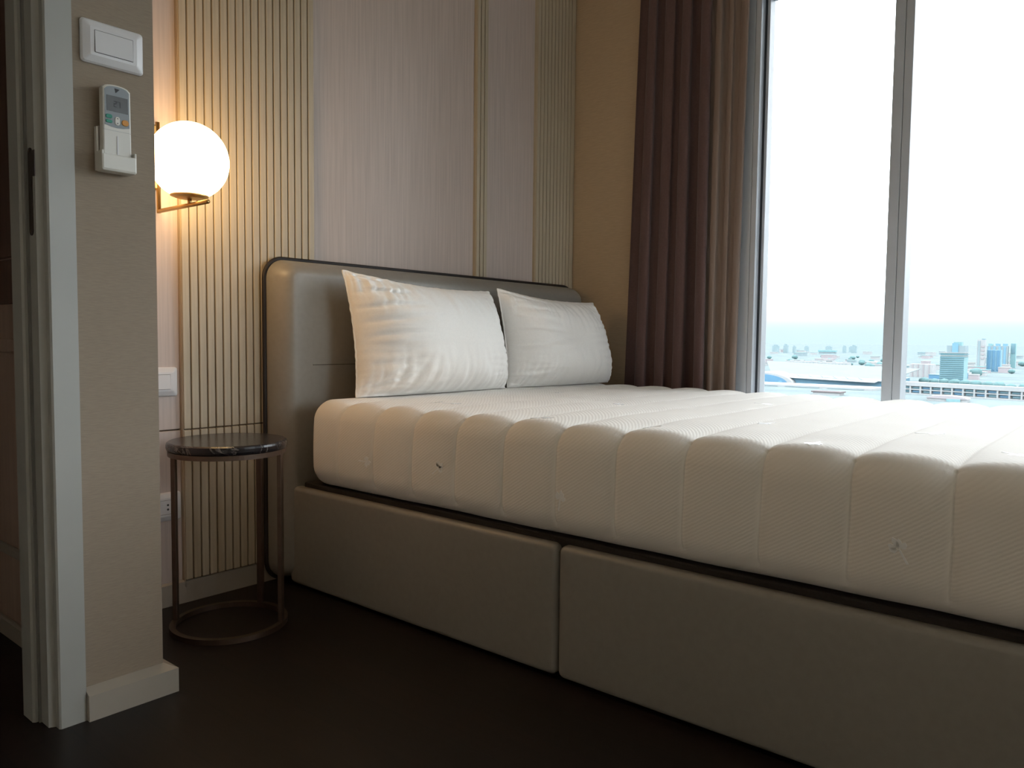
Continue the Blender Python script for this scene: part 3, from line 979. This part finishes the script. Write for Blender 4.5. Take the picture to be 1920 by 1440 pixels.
st_ = bld('slim_tower', 'slim white tower between the green office tower and the blue towers', 'building', 2094, 326)
bx('tower_body', st_, 2102, 326, 16, 16, 0, 75, C_white)
bx('side_strip', st_, 2093.5, 330, 1, 5, 0, 72, C_pale)
bx('roof_house', st_, 2102, 322, 8, 7, 75, 77, C_band)
for k in range(4):
    bx('window_band', st_, 2093.4, 322, 1, 6, 30+9*k, 34+9*k, C_pink)

b1 = bld('blue_tower', 'sky blue glass tower at the right of the skyline, lower front slab', 'building', 2124, 304)
bx('tower_body', b1, 2136, 304, 24, 28, 0, 51, C_blue)
for k in range(3):
    bx('glass_strip', b1, 2123.4, 295+9*k, 1, 4.5, 3, 50, C_deep)
b2 = bld('blue_tower', 'taller pale blue tower rising behind the sky blue slab', 'building', 2460, 345)
bx('tower_body', b2, 2480, 346, 40, 46, 0, 60, C_pale)
for dy in (-17, 0, 17):
    bx('roof_house', b2, 2475, 345+dy, 16, 10, 60, 66, C_blue if dy < 10 else C_teal)
for k in range(4):
    bx('glass_strip', b2, 2459.4, 327+12*k, 1, 6, 4, 58, C_blue)
b3 = bld('blue_tower', 'narrow turquoise tower at the right end of the blue towers', 'building', 2493, 310)
bx('tower_body', b3, 2500, 312, 14, 12, 0, 67, C_teal)
bx('glass_strip', b3, 2492.5, 312, 1, 8, 40, 66, C_band)
b4 = bld('white_block', 'short white block beside the narrow turquoise tower', 'building', 2612, 328)
bx('block_body', b4, 2620, 328, 16, 14, 0, 43, C_white)
for k in range(4):
    bx('window_band', b4, 2611.4, 328, 1, 12, 8+9*k, 11+9*k, C_pale)

wb = bld('white_block', 'broad white block just right of the window mullion', 'building', 1651, 360)
bx('block_body', wb, 1665, 356, 28, 41, 0, 25, C_white)
for k in range(4):
    bx('wall_rib', wb, 1650.6, 342+9.5*k, 1.2, 1.6, 0, 25, C_pink)
for i, (x, y, w, h) in enumerate(((1954, 696, 74, 17), (1775, 561, 65, 20))):
    a = bld('apartment_block', ['long white apartment block behind the station, left of the pair', 'long white apartment block behind the station, right of the pair'][i], 'building', x, y, 'long apartment blocks behind the station')
    bx('block_body', a, x+14, y, 26, w, 0, h, C_white)
    for k in range(9):
        bx('window_strip', a, x+0.6, y-w/2+w*(k+0.5)/9, 1, w/36, 2, h-2, C_pale)
    for k in range(3):
        bx('roof_house', a, x+14, y-w*0.35+w*0.35*k, 8, 7, h, h+3, C_white)

FAR_L = ['broad hazy tower, first from the window frame on the far skyline', 'hazy tower, second from the window frame on the far skyline',
         'very thin hazy tower, third from the window frame on the far skyline', 'hazy tower, fourth from the window frame on the far skyline',
         'thin hazy tower beside the turquoise hall, nearer the mullion', 'broad hazy tower nearest the window mullion on the far skyline',
         'faint tower behind the turquoise hall in the haze', 'faint wide block furthest back in the haze left of the mullion']
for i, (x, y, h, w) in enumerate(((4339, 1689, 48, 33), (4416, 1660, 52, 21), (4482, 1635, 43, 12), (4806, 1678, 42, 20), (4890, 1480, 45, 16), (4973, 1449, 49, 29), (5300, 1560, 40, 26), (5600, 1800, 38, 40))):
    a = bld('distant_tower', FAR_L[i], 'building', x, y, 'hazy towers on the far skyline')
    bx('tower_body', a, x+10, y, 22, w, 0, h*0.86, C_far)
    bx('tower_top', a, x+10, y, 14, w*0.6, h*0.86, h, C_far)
tl = bld('turquoise_hall', 'turquoise roofed long hall in the far haze', 'building', 4329, 1399)
bx('hall_body', tl, 4340, 1399, 30, 84, 0, 12, C_pale); bx('hall_roof', tl, 4340, 1399, 34, 90, 12, 22, C_teal)
a = bld('blue_shed', 'small deep blue shed at the foot of the office tower', 'building', 1594, 320)
bx('shed_body', a, 1600, 320, 12, 20, 0, 7, C_deep); bx('shed_roof', a, 1600, 320, 13, 21, 7, 8.2, C_band)
a = bld('low_house', 'low white house with blue door right of the office tower', 'building', 1657, 279)
bx('house_body', a, 1662, 279, 10, 12, 0, 12, C_white); bx('house_door', a, 1656.6, 280, 1, 6, 0, 10, C_deep)
a = bld('low_house', 'low pinkish house among trees below the slim tower', 'building', 1619, 262)
bx('house_body', a, 1626, 262, 12, 16, 0, 8, C_pink); bx('house_roof', a, 1626, 262, 13, 17, 8, 10, C_white)

# low-rise district, scattered between the landmarks
rnd = random.Random(11)
landm = [(1470, 267), (1662, 300), (1775, 561), (1954, 696)]
cnt = 0
placed = [(4349, 1689, 30, 34), (4426, 1660, 30, 24), (4492, 1635, 30, 14), (4816, 1678, 30, 22), (4900, 1480, 30, 18), (4983, 1449, 30, 30), (5310, 1560, 30, 28), (5610, 1800, 30, 42), (4340, 1399, 40, 92), (2102, 326, 30, 30), (2136, 304, 40, 40), (2480, 340, 60, 80), (2620, 328, 30, 30), (1665, 356, 40, 50), (1300, 430, 220, 300)]
while cnt < 90:
    d = rnd.choice((rnd.uniform(1500, 2600), rnd.uniform(2000, 5200)))
    ratio = rnd.uniform(0.08, 0.44)
    x = d/math.sqrt(1+ratio*ratio); y = x*ratio
    w = rnd.uniform(16, 55); dp = rnd.uniform(14, 40); h = rnd.uniform(4, 13)*(1 if d < 3000 else 1.5)
    if any(abs(x-lx) < 90 and abs(y-ly) < 90 for lx, ly in landm):
        continue
    if any(abs(x-px_) < (dp+pd_)*0.6+6 and abs(y-py_) < (w+pw_)*0.55+14 for px_, py_, pd_, pw_ in placed):
        continue
    if d < 2000 and 0.12 < ratio < 0.2:
        h = min(h, 7)
    a = bld('low_building', 'pale low building in the hazy low-rise district between the landmarks', 'building', x, y, 'low buildings of the hazy district')
    bx('block_body', a, x+dp/2, y, dp, w, 0, h, rnd.choice((C_white, C_pale, C_pink, C_white)))
    bx('block_roof', a, x+dp/2, y, dp+1.5, w+1.5, h, h+1.2, rnd.choice((C_white, C_roof, C_teal, C_pink)))
    placed.append((x+dp/2, y, dp, w))
    cnt += 1

# station hall with curved blue gable and skylit roof
sh = bld('station_hall', 'long railway station hall with blue glass front and pale skylit roof', 'building', 1215, 400)
def slab(name, pts, m, root):
    b = bmesh.new()
    top = [b.verts.new(p) for p in pts]; bot = [b.verts.new((p[0], p[1], p[2]-0.8)) for p in pts]
    n = len(pts)
    b.faces.new(top); b.faces.new(bot[::-1])
    for i in range(n):
        b.faces.new((bot[i], bot[(i+1) % n], top[(i+1) % n], top[i]))
    return part(obj(name, b, m), root)
bx('hall_wall', sh, 1295, 385, 165, 145, 0, 9, C_blue)
slab('main_roof', [(1222, 480, GZ+13.0), (1206, 308, GZ+9.5), (1390, 300, GZ+24), (1400, 560, GZ+30)], C_roof, sh)
slab('eave_roof', [(1208, 470, GZ+10.5), (1196, 318, GZ+8.0), (1222, 314, GZ+11.5), (1236, 474, GZ+15.0)], C_white, sh)
for k in range(7):
    y = 335+19*k; x = 1201+0.076*(y-318)
    slab('skylight', [(x+4, y, GZ+9.75+0.0165*(y-318)), (x+6, y+2.2, GZ+10.0+0.0165*(y-318)), (x+20, y+13, GZ+12.6+0.0165*(y-318)), (x+18, y+10.8, GZ+12.4+0.0165*(y-318))], C_pale, sh)
def arch(name, x, yc, w, h, dep, m, root, z0=0.0):
    b = bmesh.new()
    n = 20
    A, B = [], []
    for k in range(n+1):
        a_ = PI*k/n
        A.append(b.verts.new((x, yc+w/2*math.cos(a_), GZ+z0+h*math.sin(a_))))
        B.append(b.verts.new((x+dep, yc+w/2*math.cos(a_), GZ+z0+h*math.sin(a_))))
    for k in range(n):
        b.faces.new((A[k], A[k+1], B[k+1], B[k]))
    b.faces.new(A); b.faces.new(B[::-1])
    return part(obj(name, b, m), root)
arch('gable_roof', 1197, 487, 100, 17.0, 160, C_white, sh)
arch('gable_glass', 1196, 487, 84, 14.2, 1.0, C_deep, sh)
arch('gable_glass', 1195.4, 456, 8, 5.0, 0.6, C_blue, sh)
bx('platform_canopy', sh, 1150, 430, 60, 260, 0, 3.0, C_white)
for k in range(4):
    bx('platform_edge', sh, 1119.5, 335+60*k, 1, 48, 0.4, 1.6, C_pale)

# elevated railway: parapet, deck and bays of openings
vd = bld('railway_viaduct', 'white elevated railway viaduct with a row of dark bays', 'viaduct', 1080, 180)
V0, V1 = Vector((1102, 272, 0)), Vector((1050, 60, 0))
dirv = (V1-V0).normalized(); L = (V1-V0).length
ang = math.atan2(dirv.y, dirv.x)
nv = Vector((-dirv.y, dirv.x, 0))
if nv.x > 0:
    nv = -nv
def vbox(name, s0, s1, d0, d1, z0, z1, m):
    b = box_bm(s0, s1, d0, d1, z0, z1)
    o = obj(name, b, m)
    o.matrix_world = Matrix.Translation((V0.x, V0.y, GZ)) @ Matrix.Rotation(ang, 4, 'Z')
    return part(o, vd)
vbox('deck', 0, L, -2, 14, 10.5, 15.5, C_white)
vbox('rear_wall', 0, L, 3, 4, 0, 10.5, C_pale)
vbox('beam', 0, L, -1.5, 3, 5.6, 6.8, C_white)
vbox('footing', 0, L, -2.2, 3.2, 0, 1.6, C_white)
nb = 17
for k in range(nb+1):
    s = L*k/nb
    vbox('pillar', s-0.9, s+0.9, -1.6, 3, 0, 10.5, C_white)
for k in range(nb):
    s0, s1 = L*k/nb+1.6, L*(k+1)/nb-1.6
    vbox('bay_opening', s0, s1, 1.2, 2.0, 7.4, 9.4, C_band if k % 3 else C_deep)
    vbox('bay_opening', s0+(0.8 if k % 2 else 0), s1, 1.2, 2.0, 2.4, 5.0, C_band if k % 2 else C_deep)
br_ = bld('low_shed', 'low shed with flat brown roof just above the mattress edge', 'building', 985, 318)
bx('shed_body', br_, 995, 318, 18, 32, 0, 3, C_white); bx('shed_roof', br_, 995, 318, 20, 36, 3, 4.6, C_brown)
br2 = bld('low_shed', 'low white shed with rounded pale roof below the viaduct', 'building', 985, 190)
bx('shed_body', br2, 995, 185, 18, 40, 0, 3, C_white)
arch('shed_roof', 985, 185, 42, 3.5, 20, C_pink, br2, 3.0)
bx('shed_door', br2, 984.5, 178, 1, 14, 0, 3.2, C_teal)

# trees along the viaduct and in the district
def crown_mesh(seed):
    b = bmesh.new()
    bmesh.ops.create_icosphere(b, subdivisions=2, radius=1.0)
    for v in b.verts:
        k = 1+0.28*noise.noise(v.co*2.1+Vector((seed, 0, 0)))
        v.co = Vector((v.co.x*k, v.co.y*k, v.co.z*0.72*k+0.75))
    me = bpy.data.meshes.new('crown'); b.to_mesh(me); b.free()
    me.materials.append(C_tree)
    me.polygons.foreach_set('use_smooth', [True]*len(me.polygons))
    return me
crowns = [crown_mesh(s*3.1) for s in range(4)]
rt_ = random.Random(5)
def tree(x, y, r, label, group):
    o = bpy.data.objects.new('tree', rt_.choice(crowns)); COL.objects.link(o)
    o.location = (x, y, GZ); o.scale = (r, r*rt_.uniform(0.95, 1.1), r); o.rotation_euler = (0, 0, rt_.uniform(-0.4, 0.4))
    tag(o, label, 'tree', group)
for k in range(12):
    t = k/11
    tree(1372-125*t+rt_.uniform(-2, 2), 290-178*t, rt_.uniform(7.0, 8.2), 'hazy green tree in the belt between the viaduct and the towers', 'tree belt behind the viaduct')
nt = 0
while nt < 44:
    d = rt_.uniform(1700, 3600); ra = rt_.uniform(0.1, 0.43); r = rt_.uniform(6, 12)
    x = d/math.sqrt(1+ra*ra); y = x*ra
    if any(abs(x-px_) < pd_*0.55+r*1.7 and abs(y-py_) < pw_*0.55+r*1.7 for px_, py_, pd_, pw_ in placed) or (1930 < x < 2010 and 640 < y < 750) or (1750 < x < 1830 and 510 < y < 610) or (1430 < x < 1690 and 230 < y < 360):
        continue
    placed.append((x, y, 2*r, 2*r)); nt += 1
    tree(x, y, r, 'hazy green tree scattered among the low buildings', 'trees of the low-rise district')
